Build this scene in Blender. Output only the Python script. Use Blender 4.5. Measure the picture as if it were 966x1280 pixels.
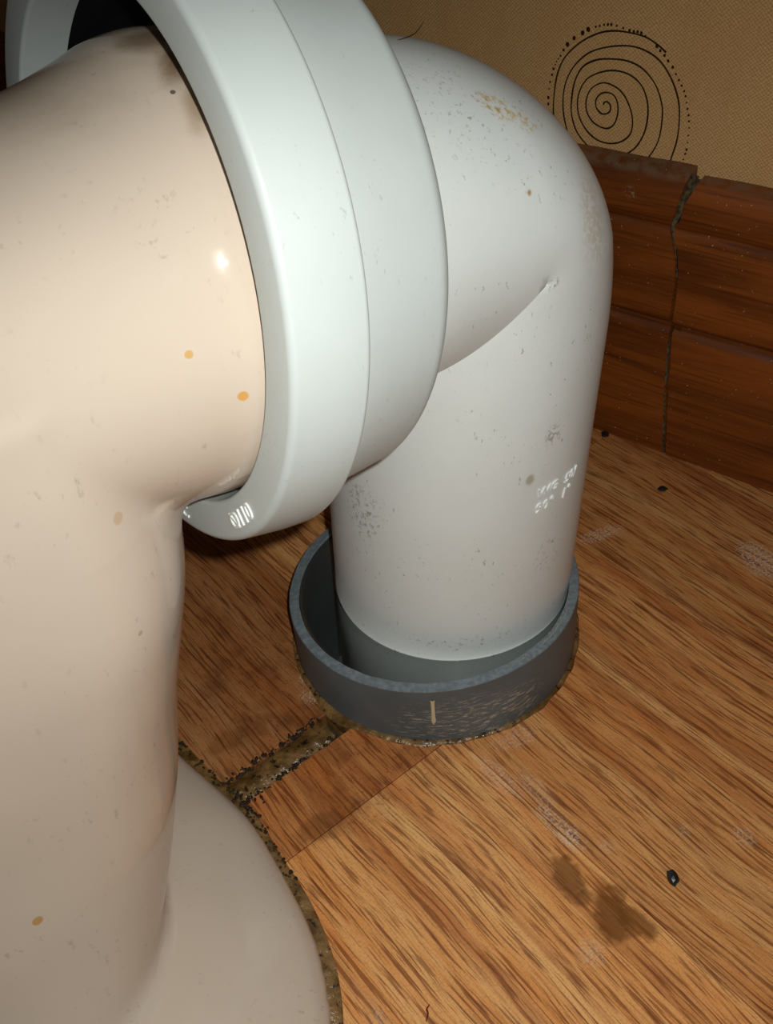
import bpy, bmesh, math, random
from mathutils import Vector, Matrix, noise

# ------------------------------------------------------------------ clear
for o in list(bpy.data.objects):
    bpy.data.objects.remove(o)
scene = bpy.context.scene
COL = scene.collection
random.seed(7)
MM = 0.001                      # all shapes below are written in millimetres

# ------------------------------------------------------------------ camera
CAM = Vector((-26.874, -325.406, 353.64))
CR = Vector((0.995758, -0.060781, -0.069084))
CU = Vector((0.092016, 0.657742, 0.747602))
CF = Vector((0.0, 0.750787, -0.660544))
cam_d = bpy.data.cameras.new('camera')
cam_d.sensor_fit = 'VERTICAL'
cam_d.sensor_height = 36.0
cam_d.lens = 1213.55 / 1280.0 * 36.0
cam_d.clip_start = 0.01
cam_d.clip_end = 20
cam = bpy.data.objects.new('camera', cam_d)
COL.objects.link(cam)
M = Matrix((CR, CU, -CF)).transposed().to_4x4()
M.translation = CAM * MM
cam.matrix_world = M
scene.camera = cam

# ------------------------------------------------------------------ world + flash
w = bpy.data.worlds.new('world')
scene.world = w
w.use_nodes = True
w.node_tree.nodes['Background'].inputs[0].default_value = (0.95, 0.9, 0.82, 1)
w.node_tree.nodes['Background'].inputs[1].default_value = 0.03

fl = bpy.data.lights.new('phone_flash', 'SPOT')      # the phone's own lamp, just above its lens
fl.energy = 3.45
fl.color = (0.955, 1.0, 0.96)
fl.spot_size = math.radians(118)
fl.spot_blend = 1.0
fl.shadow_soft_size = 0.003
flo = bpy.data.objects.new('phone_flash', fl)
COL.objects.link(flo)
FM = M @ Matrix.Rotation(math.radians(-6), 4, 'Y') @ Matrix.Rotation(math.radians(-11), 4, 'X')
FM.translation = (CAM + CU * 13 + CR * 14) * MM
flo.matrix_world = FM

vs = scene.view_settings
vs.view_transform = 'Standard'
vs.look = 'None'
vs.gamma = 1.0
vs.use_curve_mapping = False
vs.exposure = 0.0

# ------------------------------------------------------------------ helpers
def link(o, parent=None):
    COL.objects.link(o)
    if parent:
        o.parent = parent
        o.matrix_parent_inverse = parent.matrix_world.inverted()
    return o

def empty(name, loc):
    o = bpy.data.objects.new(name, None)
    o.empty_display_size = 0.01
    COL.objects.link(o)
    o.matrix_world = Matrix.Translation(Vector(loc) * MM)
    return o

def tag(o, label=None, cat=None, group=None, kind=None):
    if label: o['label'] = label
    if cat: o['category'] = cat
    if group: o['group'] = group
    if kind: o['kind'] = kind
    return o

def mesh_obj(name, verts, faces, mat, parent=None, smooth=False, scale=True, autosmooth=None):
    me = bpy.data.meshes.new(name)
    k = MM if scale else 1.0
    me.from_pydata([(v[0]*k, v[1]*k, v[2]*k) for v in verts], [], faces)
    bm = bmesh.new(); bm.from_mesh(me)
    bmesh.ops.recalc_face_normals(bm, faces=bm.faces)
    if autosmooth is not None:
        ang = math.radians(autosmooth)
        for e in bm.edges:
            if len(e.link_faces) == 2 and e.calc_face_angle(0) > ang:
                e.smooth = False
    bm.to_mesh(me); bm.free()
    if smooth:
        for p in me.polygons: p.use_smooth = True
    if mat: me.materials.append(mat)
    o = bpy.data.objects.new(name, me)
    link(o, parent)
    return o

def loft(rings, closed=True, cap0=False, cap1=False):
    n = len(rings[0]); V = []; Fc = []
    for r in rings: V += [tuple(p) for p in r]
    for i in range(len(rings)-1):
        for j in range(n if closed else n-1):
            a = i*n+j; b = i*n+(j+1) % n
            Fc.append((a, b, b+n, a+n))
    if cap0: Fc.append(tuple(range(n)))
    if cap1: Fc.append(tuple(range((len(rings)-1)*n, len(rings)*n)))
    return V, Fc

def eval_mesh(o):
    dg = bpy.context.evaluated_depsgraph_get()
    dg.update()
    return bpy.data.meshes.new_from_object(o.evaluated_get(dg))

# ------------------------------------------------------------------ material helpers
class NT:
    def __init__(s, name):
        s.m = bpy.data.materials.new(name); s.m.use_nodes = True
        s.t = s.m.node_tree; s.n = s.t.nodes; s.n.clear()
        s.out = s.n.new('ShaderNodeOutputMaterial')
        s.b = s.n.new('ShaderNodeBsdfPrincipled')
        s.t.links.new(s.b.outputs[0], s.out.inputs[0])
        s.tc = s.n.new('ShaderNodeTexCoord')
        s.obj = s.tc.outputs['Object']
    def put(s, sock, v):
        if hasattr(v, 'is_output') or isinstance(v, bpy.types.NodeSocket): s.t.links.new(v, sock)
        else:
            if isinstance(v, tuple) and len(v) == 3 and sock.type == 'RGBA': v = v + (1,)
            sock.default_value = v
    def noise(s, vec, scale, detail=3, rough=.5, dist=0.0, col=False):
        n = s.n.new('ShaderNodeTexNoise'); s.put(n.inputs['Vector'], vec)
        n.inputs['Scale'].default_value = scale; n.inputs['Detail'].default_value = detail
        n.inputs['Roughness'].default_value = rough; n.inputs['Distortion'].default_value = dist
        return n.outputs['Color' if col else 'Fac']
    def voro(s, vec, scale, out='Distance', rnd=1.0):
        n = s.n.new('ShaderNodeTexVoronoi'); s.put(n.inputs['Vector'], vec)
        n.inputs['Scale'].default_value = scale; n.inputs['Randomness'].default_value = rnd
        return n.outputs[out]
    def map(s, vec, loc=(0,0,0), rot=(0,0,0), scale=(1,1,1), typ='POINT'):
        n = s.n.new('ShaderNodeMapping'); n.vector_type = typ; s.put(n.inputs['Vector'], vec)
        n.inputs['Location'].default_value = loc; n.inputs['Rotation'].default_value = rot
        n.inputs['Scale'].default_value = scale
        return n.outputs[0]
    def ramp(s, fac, a, b, lo=0.0, hi=1.0):
        n = s.n.new('ShaderNodeMapRange'); n.interpolation_type = 'SMOOTHSTEP'; s.put(n.inputs['Value'], fac)
        n.inputs['From Min'].default_value = a; n.inputs['From Max'].default_value = b
        n.inputs['To Min'].default_value = lo; n.inputs['To Max'].default_value = hi
        return n.outputs[0]
    def math(s, op, a, b=0.0, clamp=False):
        n = s.n.new('ShaderNodeMath'); n.operation = op; n.use_clamp = clamp
        s.put(n.inputs[0], a); s.put(n.inputs[1], b)
        return n.outputs[0]
    def vmath(s, op, a, b=None):
        n = s.n.new('ShaderNodeVectorMath'); n.operation = op
        s.put(n.inputs[0], a)
        if b is not None: s.put(n.inputs[1], b)
        return n.outputs['Value' if op in ('LENGTH', 'DISTANCE', 'DOT_PRODUCT') else 'Vector']
    def mix(s, fac, a, b, typ='MIX'):
        n = s.n.new('ShaderNodeMix'); n.data_type = 'RGBA'; n.blend_type = typ
        s.put(n.inputs[0], fac); s.put(n.inputs[6], a); s.put(n.inputs[7], b)
        return n.outputs[2]
    def bump(s, h, strength=.3, dist=.001):
        n = s.n.new('ShaderNodeBump'); n.inputs['Strength'].default_value = strength
        n.inputs['Distance'].default_value = dist; s.put(n.inputs['Height'], h)
        s.t.links.new(n.outputs[0], s.b.inputs['Normal'])
    def fin(s, col, rough=.5, spec=.5, metal=0.0, coat=0.0):
        s.put(s.b.inputs['Base Color'], col); s.put(s.b.inputs['Roughness'], rough)
        s.b.inputs['Specular IOR Level'].default_value = spec
        s.b.inputs['Metallic'].default_value = metal
        s.b.inputs['Coat Weight'].default_value = coat; s.b.inputs['Coat Roughness'].default_value = .06
        return s.m
    def patch(s, c, r, rot=0.0, wob=.5, soft=.35, nscale=300.0):
        """an irregular patch (its own shape, in mm on the thing) -> 0..1"""
        v = s.map(s.obj, (c[0]*MM, c[1]*MM, (c[2] if len(c) > 2 else 0)*MM), (0, 0, rot), (r[0]*MM, r[1]*MM, (r[2] if len(r) > 2 else 1e3)*MM), 'TEXTURE')
        l = s.vmath('LENGTH', v)
        nz = s.noise(s.obj, nscale, 4, .6)
        l = s.math('ADD', l, s.math('MULTIPLY', s.math('SUBTRACT', nz, .5), wob*2.0))
        return s.ramp(l, 1.0-soft, 1.0+soft*.3, 1.0, 0.0)

def plain(name, col, rough=.5, spec=.5, nz=0.0, nscale=200.0):
    t = NT(name)
    c = col
    if nz:
        f = t.noise(t.obj, nscale, 4, .6)
        c = t.mix(t.ramp(f, .3, .7), tuple(x*(1-nz) for x in col), tuple(min(1, x*(1+nz)) for x in col))
    return t.fin(c, rough, spec)

def srgb(r, g, b):
    f = lambda c: (c/255/12.92) if c <= 10 else ((c/255+.055)/1.055)**2.4
    return (f(r), f(g), f(b))

# ------------------------------------------------------------------ materials
GA = math.atan2(-0.8118, 0.584)            # direction of the floor grain

def mat_wood_floor():
    t = NT('laminate_wood')
    oi = t.n.new('ShaderNodeObjectInfo')
    off = t.n.new('ShaderNodeCombineXYZ')
    t.put(off.inputs[0], t.math('MULTIPLY', oi.outputs['Random'], 7.3)); t.put(off.inputs[1], t.math('MULTIPLY', oi.outputs['Random'], 3.1))
    rv = t.map(t.obj, (0, 0, 0), (0, 0, -GA), (1, 1, 1))
    v = t.vmath('ADD', rv, off.outputs[0])
    # slow waviness of the grain
    wv = t.noise(v, 9.0, 2, .5, col=True)
    v2 = t.vmath('ADD', v, t.vmath('MULTIPLY', t.vmath('SUBTRACT', wv, (.5, .5, .5)), (0, .012, 0)))
    broad = t.noise(t.map(v2, scale=(6, 90, 1)), 1.0, 4, .6)
    pores = t.noise(t.map(v2, scale=(24, 600, 1)), 1.0, 3, .6)
    fine = t.noise(t.map(v2, scale=(60, 1500, 1)), 1.0, 3, .6)
    base = t.mix(t.ramp(broad, .3, .72), srgb(232, 154, 88), srgb(250, 192, 124))
    streak = t.noise(t.map(v2, scale=(3, 110, 1)), 1.0, 2, .5)
    base = t.mix(t.ramp(streak, .48, .66, 0, .5), base, srgb(176, 96, 50))
    base = t.mix(t.ramp(pores, .535, .625, 0, .78), base, srgb(136, 72, 34))
    base = t.mix(t.ramp(fine, .50, .66, 0, .5), base, srgb(146, 84, 44))
    p2 = t.noise(t.map(v2, (3.3, 1.7, 0), (0, 0, 0), (45, 850, 1)), 1.0, 2, .5)
    base = t.mix(t.ramp(p2, .56, .63, 0, .6), base, srgb(112, 56, 26))
    # plank to plank shade
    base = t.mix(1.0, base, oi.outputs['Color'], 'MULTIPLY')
    # blotchy damp colour close to the sleeve and the toilet
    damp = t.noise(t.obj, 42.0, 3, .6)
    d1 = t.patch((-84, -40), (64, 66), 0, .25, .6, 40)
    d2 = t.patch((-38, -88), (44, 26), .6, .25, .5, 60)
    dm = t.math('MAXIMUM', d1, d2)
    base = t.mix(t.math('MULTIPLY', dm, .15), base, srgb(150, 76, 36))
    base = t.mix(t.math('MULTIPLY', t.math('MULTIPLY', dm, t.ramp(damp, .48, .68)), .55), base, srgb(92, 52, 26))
    # dark dots on the damp piece
    dots = t.ramp(t.voro(t.obj, 420.0), .12, .26, 1, 0)
    base = t.mix(t.math('MULTIPLY', t.math('MULTIPLY', dots, dm), .45), base, srgb(88, 44, 22))
    speck = t.noise(t.obj, 1100.0, 3, .7)
    base = t.mix(t.ramp(speck, .45, .75, 0, .35), base, srgb(120, 66, 34))
    # brown drips
    for c, r, a, k in [((29, -143), (6.5, 10.5), .3, .75), ((33, -152), (3.6, 4), 0, .6), ((42, -160), (7, 12), .12, .8),
                       ((50.5, -163), (5.2, 9), .75, .75), ((37, -166), (3, 6), .4, .3), ((46, -151), (5, 4), .2, .5),
                       ((-64, -112), (13, 7), .4, .5), ((-106, -66), (10, 6), .5, .4), ((125, 74), (2.5, 3), 0, .75)]:
        base = t.mix(t.math('MULTIPLY', t.patch(c, r, a, .55, .4, 190), k), base, srgb(116, 68, 28))
    # grey-white scuffs
    grit = t.ramp(t.noise(t.obj, 900.0, 4, .7), .46, .62)
    for c, r, a, k in [((30, -122), (5, 15), .6, .7), ((33, -127), (4, 4), 0, .9), ((9, -96), (5, 16), .65, .6), ((24, -104), (5, 13), .5, .35), ((32, -172), (6, 6), 0, .5), ((100, -133), (5, 5), 0, .45),
                       ((84, 43), (14, 5), .3, .8), ((158, 14), (10, 16), .3, .9), ((-44, -63), (6, 3), 0, .4), ((-72, -32), (3, 9), 0, .65),
                       ((-69, -46), (6, 5), 0, .55), ((47, -132), (4, 4), 0, .35), ((-44, -192), (3, 12), .3, .4), ((20, -78), (12, 6), .3, .45), ((78, -128), (3, 3), 0, .3)]:
        base = t.mix(t.math('MULTIPLY', t.math('MULTIPLY', t.patch(c, r, a, .5, .6, 240), grit), k), base, srgb(222, 206, 190))
    # scattered dust
    dust = t.ramp(t.noise(t.obj, 1300.0, 2, .6), .70, .78)
    base = t.mix(t.math('MULTIPLY', dust, .5), base, srgb(210, 190, 170))
    t.bump(t.math('ADD', pores, t.math('MULTIPLY', fine, .5)), .10, .0004)
    return t.fin(base, t.ramp(broad, .3, .7, .34, .50), .4)

def mat_skirting():
    t = NT('wood_look_skirting')
    v = t.map(t.obj, (0, 0, 0), (0, 0, 0.7147), (1, 1, 1))
    oi = t.n.new('ShaderNodeObjectInfo')
    off = t.n.new('ShaderNodeCombineXYZ'); t.put(off.inputs[0], t.math('MULTIPLY', oi.outputs['Random'], 5.0))
    v = t.vmath('ADD', v, off.outputs[0])
    a = t.noise(t.map(v, scale=(5, 1, 60)), 1.0, 5, .65, .6)
    b = t.noise(t.map(v, scale=(14, 1, 520)), 1.0, 3, .6)
    c = t.mix(t.ramp(a, .32, .70), srgb(98, 48, 14), srgb(146, 76, 24))
    c = t.mix(t.ramp(b, .48, .7, 0, .5), c, srgb(58, 26, 8))
    specks = t.ramp(t.noise(t.obj, 700.0, 1, .5), .755, .785)
    c = t.mix(t.math('MULTIPLY', specks, .8), c, srgb(190, 172, 150))
    for cc, r in [((109, 131, 148), (5, 5, 4)), ((205, 65, 8), (22, 22, 12))]:
        g = t.math('MULTIPLY', t.patch(cc, r, 0, .5, .6, 300), t.ramp(t.noise(t.obj, 800, 3, .7), .5, .6))
        c = t.mix(t.math('MULTIPLY', g, .6), c, srgb(180, 165, 150))
    sx = t.n.new('ShaderNodeSeparateXYZ'); t.put(sx.inputs[0], t.obj)
    top = t.math('MULTIPLY', t.ramp(sx.outputs[2], .156, .1595), t.ramp(t.noise(t.obj, 160, 3, .6), .3, .6))
    c = t.mix(t.math('MULTIPLY', top, .6), c, srgb(120, 98, 76))
    t.bump(t.math('ADD', a, b), .2, .0008)
    return t.fin(c, .5, .3)

def mat_wallpaper():
    t = NT('woven_wallpaper')
    v = t.map(t.obj, (0, 0, 0), (0, 0, 0.7147), (1, 1, 1))
    nz = t.noise(t.obj, 260.0, 3, .6, col=True)
    vd = t.vmath('ADD', v, t.vmath('MULTIPLY', t.vmath('SUBTRACT', nz, (.5, .5, .5)), (.0022, 0, .0022)))
    sp = t.n.new('ShaderNodeSeparateXYZ'); t.put(sp.inputs[0], vd)
    wx = t.math('SINE', t.math('MULTIPLY', sp.outputs[0], 6.2832/.0020))
    wz = t.math('SINE', t.math('MULTIPLY', sp.outputs[2], 6.2832/.0017))
    wv = t.math('MULTIPLY_ADD', t.math('MULTIPLY', wx, wz), .35, True) if False else t.math('ADD', t.math('MULTIPLY', t.math('MULTIPLY', wx, wz), .30), .5)
    wv = t.math('ADD', wv, t.math('MULTIPLY', t.math('SUBTRACT', t.noise(t.obj, 700.0, 3, .6), .5), .5))
    br = t.noise(t.map(v, scale=(60, 1, 12)), 1.0, 4, .6)
    c = t.mix(t.ramp(wv, .1, .9), srgb(180, 134, 84), srgb(224, 182, 128))
    c = t.mix(t.ramp(br, .35, .7, 0, .25), c, srgb(190, 142, 86))
    t.bump(wv, .35, .0005)
    return t.fin(c, .85, .15)

def mat_pvc(name='white_pvc', tint=(.80, .815, .80), dirt=1.0, patches=()):
    t = NT(name)
    cl = t.noise(t.obj, 30.0, 3, .6)
    c = t.mix(t.ramp(cl, .3, .7), tuple(x*.955 for x in tint), tint)
    # tiny grey-brown scuffs, denser in loose clouds
    sc = t.noise(t.map(t.obj, (0, 0, 0), (.5, .3, .9), (1, 1, .45)), 620.0, 3, .65)
    cloud = t.noise(t.obj, 48.0, 2, .5)
    m = t.math('MULTIPLY', t.ramp(sc, .635, .70), t.ramp(cloud, .44, .64))
    c = t.mix(t.math('MULTIPLY', m, .55*dirt), c, srgb(120, 106, 84))
    sp = t.ramp(t.voro(t.obj, 130.0), .03, .055, 1, 0)
    spm = t.math('MULTIPLY', sp, t.ramp(t.noise(t.obj, 33.0, 1, .5), .55, .62))
    c = t.mix(t.math('MULTIPLY', spm, .6*dirt), c, srgb(140, 110, 66))
    for cc, r, k, col, gr in patches:
        g = t.patch(cc, r, 0, .5, .6, 180)
        if gr: g = t.math('MULTIPLY', g, t.ramp(t.noise(t.obj, 520, 4, .7), gr, gr+.10))
        c = t.mix(t.math('MULTIPLY', g, k), c, srgb(*col))
    t.bump(t.noise(t.obj, 260.0, 2, .5), .04, .0006)
    return t.fin(c, .42, .42)

def mat_ceramic():
    t = NT('beige_ceramic')
    cl = t.noise(t.obj, 16.0, 2, .5)
    c = t.mix(t.ramp(cl, .3, .7), srgb(207, 188, 171), srgb(213, 194, 177))
    sc = t.noise(t.map(t.obj, (0, 0, 0), (.2, .6, .4), (1, 1, .5)), 420.0, 3, .6)
    cloud = t.noise(t.obj, 40.0, 2, .5)
    m = t.math('MULTIPLY', t.ramp(sc, .60, .72), t.ramp(cloud, .42, .62))
    c = t.mix(t.math('MULTIPLY', m, .25), c, srgb(120, 104, 92))
    for q, r, k, col in CERAMIC_SPOTS:
        c = t.mix(t.math('MULTIPLY', t.patch(q, (r, r, r), 0, .22, .25, 500), k), c, srgb(*col))
    for q, r, k, col in CERAMIC_STAINS:
        c = t.mix(t.math('MULTIPLY', t.patch(q, r, 0, .45, .7, 120), k), c, srgb(*col))
    return t.fin(c, .10, .42)

def mat_grey_pvc():
    t = NT('grey_pvc_sleeve')
    a = t.noise(t.map(t.obj, scale=(210, 210, 1100)), 1.0, 4, .65)
    cl = t.noise(t.obj, 26.0, 2, .5)
    c = t.mix(t.ramp(cl, .3, .7), srgb(86, 94, 98), srgb(100, 108, 112))
    front = t.patch((8, -76, 12), (44, 22, 17), 0, .4, .6, 70)
    c = t.mix(t.math('MULTIPLY', t.math('MULTIPLY', t.ramp(a, .52, .62), front), .75), c, srgb(186, 176, 156))
    b = t.noise(t.map(t.obj, scale=(200, 200, 900)), 1.0, 4, .7)
    c = t.mix(t.ramp(b, .62, .72, 0, .35), c, srgb(150, 142, 130))
    t.bump(a, .15, .0005)
    return t.fin(c, .5, .4)

def mat_cut_rim():
    t = NT('sawn_grey_pvc')
    a = t.noise(t.obj, 420.0, 3, .6)
    c = t.mix(t.ramp(a, .35, .7), srgb(108, 116, 122), srgb(130, 138, 144))
    t.bump(t.noise(t.obj, 700.0, 2, .6), .15, .0004)
    return t.fin(c, .55, .4)

def mat_mortar():
    t = NT('wet_mortar')
    a = t.noise(t.obj, 120.0, 3, .5)
    b = t.noise(t.obj, 300.0, 3, .6)
    c = t.mix(t.ramp(a, .35, .65), srgb(92, 66, 34), srgb(142, 106, 62))
    c = t.mix(t.ramp(b, .58, .66, 0, .9), c, srgb(28, 20, 12))
    t.bump(t.noise(t.obj, 420.0, 3, .6), .6, .0014)
    return t.fin(c, t.ramp(a, .35, .6, .10, .35), .7)

def mat_water():
    t = NT('standing_water')
    n = t.n
    n.remove(t.b)
    tr = n.new('ShaderNodeBsdfTransparent'); tr.inputs[0].default_value = (.70, .72, .71, 1)
    gl = n.new('ShaderNodeBsdfGlossy'); gl.inputs['Roughness'].default_value = .02
    df = n.new('ShaderNodeBsdfDiffuse'); df.inputs[0].default_value = (.06, .065, .06, 1)
    fr = n.new('ShaderNodeFresnel'); fr.inputs[0].default_value = 1.33
    mx = n.new('ShaderNodeMixShader'); mx0 = n.new('ShaderNodeMixShader'); mx0.inputs[0].default_value = .16
    t.t.links.new(tr.outputs[0], mx0.inputs[1]); t.t.links.new(df.outputs[0], mx0.inputs[2])
    t.t.links.new(fr.outputs[0], mx.inputs[0]); t.t.links.new(mx0.outputs[0], mx.inputs[1]); t.t.links.new(gl.outputs[0], mx.inputs[2])
    t.t.links.new(mx.outputs[0], t.out.inputs[0])
    return t.m

BEND_PATCHES = [((15, -39.5, 253), (9, 5, 7), .85, (214, 180, 120), .47), ((24, -38, 248), (6, 5, 6), .8, (214, 180, 120), .47),
    ((47, -40, 219), (8, 10, 22), .35, (196, 160, 104), .44), ((35, -48, 139), (4, 4, 5), .6, (140, 122, 92), .47),
    ((31.6, -52, 202), (3, 3, 2.5), .7, (130, 110, 80), .5), ((-36, -37, 101), (11, 11, 17), .6, (116, 108, 92), .52),
    ((38, -44, 76), (9, 9, 11), .55, (146, 132, 110), .54), ((22.8, -54.5, 233.3), (1.1, 1.1, 1.3), .9, (176, 128, 46), 0),
    ((-2, -48, 258), (22, 18, 16), .5, (120, 112, 96), .57), ((10, -46, 240), (20, 16, 24), .4, (124, 116, 100), .59),
    ((27, -52, 122), (2.2, 2, 3.0), .6, (150, 132, 90), 0), ((0, -55, 38), (40, 12, 5), .5, (120, 112, 90), .56)]
CERAMIC_SPOTS = [((-58.4, -131, 223.5), 1.5, .85, (212, 152, 56)), ((-68.3, -133.5, 237.7), 1.1, .8, (206, 160, 80)),
    ((-137.5, -187.1, 88.4), 1.7, .75, (190, 138, 50)), ((-91.3, -146, 201.6), 1.9, .45, (190, 150, 96)), ((-93.5, -151.5, 165.9), 1.2, .6, (176, 140, 84)), ((-66.2, -95.4, 283), .7, .8, (40, 34, 30))]
CERAMIC_STAINS = [((-73, -74, 288), (9, 8, 5), .7, (112, 84, 48)), ((-66, -84, 286), (5, 12, 6), .85, (112, 84, 48)), ((-61, -97, 282), (4, 14, 9), .6, (130, 100, 64)), ((-100, -90, 278), (30, 18, 8), .25, (140, 120, 100))]

SPIRAL = [(-26.2, 183.3), (-26.0, 184.5), (-24.4, 185.1), (-22.5, 183.5), (-22.7, 180.8), (-24.9, 179.3), (-27.6, 179.4), (-30.2, 182.1), (-30.2, 185.7), (-27.7, 188.6), (-23.7, 189.4), (-20.2, 187.7), (-18.4, 182.7), (-19.2, 176.5), (-22.2, 173.0), (-26.3, 172.6), (-31.4, 174.6), (-34.9, 178.9), (-35.6, 184.3), (-33.3, 190.0), (-27.5, 193.5), (-21.4, 192.8), (-16.5, 190.0), (-12.6, 184.7), (-10.4, 178.6), (-10.7, 172.5), (-14.3, 168.2), (-20.2, 165.7), (-27.2, 165.9), (-33.0, 168.7), (-37.6, 173.6), (-40.0, 179.4), (-39.9, 186.6), (-36.3, 193.7), (-29.8, 197.8), (-22.1, 199.8), (-14.1, 199.0), (-7.9, 195.3), (-4.3, 189.5), (-2.9, 182.7), (-3.6, 174.3), (-7.3, 166.3), (-12.9, 161.6), (-19.6, 159.3), (-26.6, 159.7), (-34.0, 162.9), (-40.1, 168.8), (-43.2, 176.4), (-43.6, 183.7), (-42.4, 192.2), (-38.7, 199.2), (-32.3, 203.1), (-25.1, 204.6), (-16.1, 204.9), (-8.1, 202.6), (-1.1, 196.8), (3.0, 189.4), (4.4, 182.7), (3.9, 171.9), (0.3, 163.4), (-5.0, 157.4), (-11.9, 151.6), (-22.9, 148.8), (-31.6, 151.0), (-37.8, 156.4), (-42.6, 162.6), (-46.3, 170.9), (-48.2, 179.3), (-47.8, 189.1), (-44.1, 197.9), (-37.1, 205.1), (-29.4, 208.8), (-19.3, 211.1), (-10.4, 211.1), (-1.2, 207.8), (5.8, 201.1), (10.6, 192.8), (12.6, 185.1), (13.1, 174.7), (11.7, 166.1), (8.9, 157.9), (-0.7, 149.3), (-19.6, 143.5), (-38.8, 150.3), (-48.3, 160.4), (-52.6, 172.4), (-53.6, 177.3), (-53.3, 187.1), (-51.7, 195.7), (-47.9, 203.2), (-40.2, 210.4), (-31.3, 215.2), (-23.7, 217.0), (-16.1, 217.1), (-8.4, 216.2), (-2.0, 213.7), (2.7, 210.8)]
DOTS = [(-56.6, 179.3, 0.65), (-56.7, 182.4, 0.78), (-56.5, 186.7, 0.39), (-56.1, 190.0, 0.52), (-55.1, 193.5, 0.65), (-54.5, 196.3, 0.65), (-53.6, 198.4, 0.39), (-52.9, 199.9, 0.39), (-52.0, 201.3, 0.39), (-50.9, 202.8, 0.52), (-49.4, 205.6, 0.65), (-47.5, 208.4, 1.04), (-44.1, 211.6, 0.91), (-39.8, 214.3, 1.04), (-36.9, 216.2, 1.04), (-33.2, 217.7, 0.52), (-31.2, 218.3, 0.52), (-29.0, 219.0, 0.52), (-27.1, 219.3, 0.65), (-25.4, 219.5, 0.65), (-22.6, 219.3, 0.52), (-19.3, 218.7, 0.52), (-16.1, 218.0, 0.65), (-13.9, 217.8, 0.65), (-12.1, 217.9, 0.65), (-10.2, 217.6, 0.65), (-8.1, 216.5, 0.52), (-2.1, 212.9, 0.78), (-0.2, 211.2, 0.65), (2.0, 209.5, 0.65), (4.1, 207.4, 0.65), (6.6, 205.0, 0.65), (8.5, 202.3, 0.52), (10.3, 199.9, 0.52), (11.9, 197.7, 0.52), (13.5, 195.5, 0.52), (14.4, 193.4, 0.52), (15.3, 190.7, 0.39), (16.1, 188.0, 0.52), (17.0, 185.3, 0.52), (17.6, 182.7, 0.52), (18.1, 179.7, 0.39), (18.2, 176.2, 0.39), (18.3, 172.9, 0.39), (18.3, 169.6, 0.65), (17.9, 167.5, 0.52), (17.4, 164.7, 0.39), (17.0, 161.5, 0.39), (16.1, 159.3, 0.52)]

WOOD = mat_wood_floor(); SKIRT = mat_skirting(); PAPER = mat_wallpaper()
CERAMIC = mat_ceramic()
PVC_BEND = mat_pvc('white_pvc_bend', (.80, .815, .795), 1.0, BEND_PATCHES)
PVC_RING = mat_pvc('white_pvc_collar', (.60, .63, .615), .45)
GREY = mat_grey_pvc(); RIM = mat_cut_rim(); MORTAR = mat_mortar(); WATER = mat_water()
RUBBER = plain('black_rubber', (.005, .004, .005), .6, .2, .4, 300)
INK = plain('brown_ink', srgb(48, 30, 12), .8, .1)
SUB = plain('subfloor_screed', srgb(70, 58, 44), .9, .1, .3, 60)
GROUT = plain('grey_grout', srgb(92, 78, 58), .9, .1, .65, 420)
BLACK = plain('black_grit', srgb(30, 30, 30), .35, .5, .5, 900)

GRIT = plain('dark_grit', srgb(44, 32, 20), .6, .3, .5, 900)
HAIR = plain('dark_hair', srgb(40, 28, 18), .6, .3)

# ================================================================== structure
OM = -0.7147
WD = Vector((math.cos(OM), math.sin(OM), 0)); WN = Vector((-math.sin(OM), math.cos(OM), 0))
DW = 167.4
def wall_pt(s, z, off=0.0):
    return WN*(DW+off) + WD*s + Vector((0, 0, z))

# back wall (wallpapered), with thickness
V = []
for s in (-1300, 560):
    for z in (-8, 1300):
        for off in (9, 60): V.append(wall_pt(s, z, off))
Fw = [(0, 2, 6, 4), (1, 5, 7, 3), (0, 4, 5, 1), (2, 3, 7, 6), (0, 1, 3, 2), (4, 6, 7, 5)]
wall = mesh_obj('wall_back', V, Fw, PAPER)
V = []
for s in (-1300, -1240):
    for z in (-8, 1300):
        for off in (9, -900): V.append(wall_pt(s, z, off))
wl = mesh_obj('wall_left', V, Fw, PAPER)
tag(wl, 'brown woven wallpaper side wall', None, None, 'structure')
tag(wall, 'brown woven wallpaper wall behind the white bend', None, None, 'structure')

# printed spiral on the wallpaper : a thin film of ink
def catmull(P, n=6):
    out = []
    for i in range(len(P)-1):
        p0 = P[max(0, i-1)]; p1 = P[i]; p2 = P[i+1]; p3 = P[min(len(P)-1, i+2)]
        for k in range(n):
            t = k/n
            out.append(tuple(.5*((2*p1[j]) + (-p0[j]+p2[j])*t + (2*p0[j]-5*p1[j]+4*p2[j]-p3[j])*t*t + (-p0[j]+3*p1[j]-3*p2[j]+p3[j])*t**3) for j in range(len(p1))))
    out.append(tuple(P[-1]))
    return out

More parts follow.
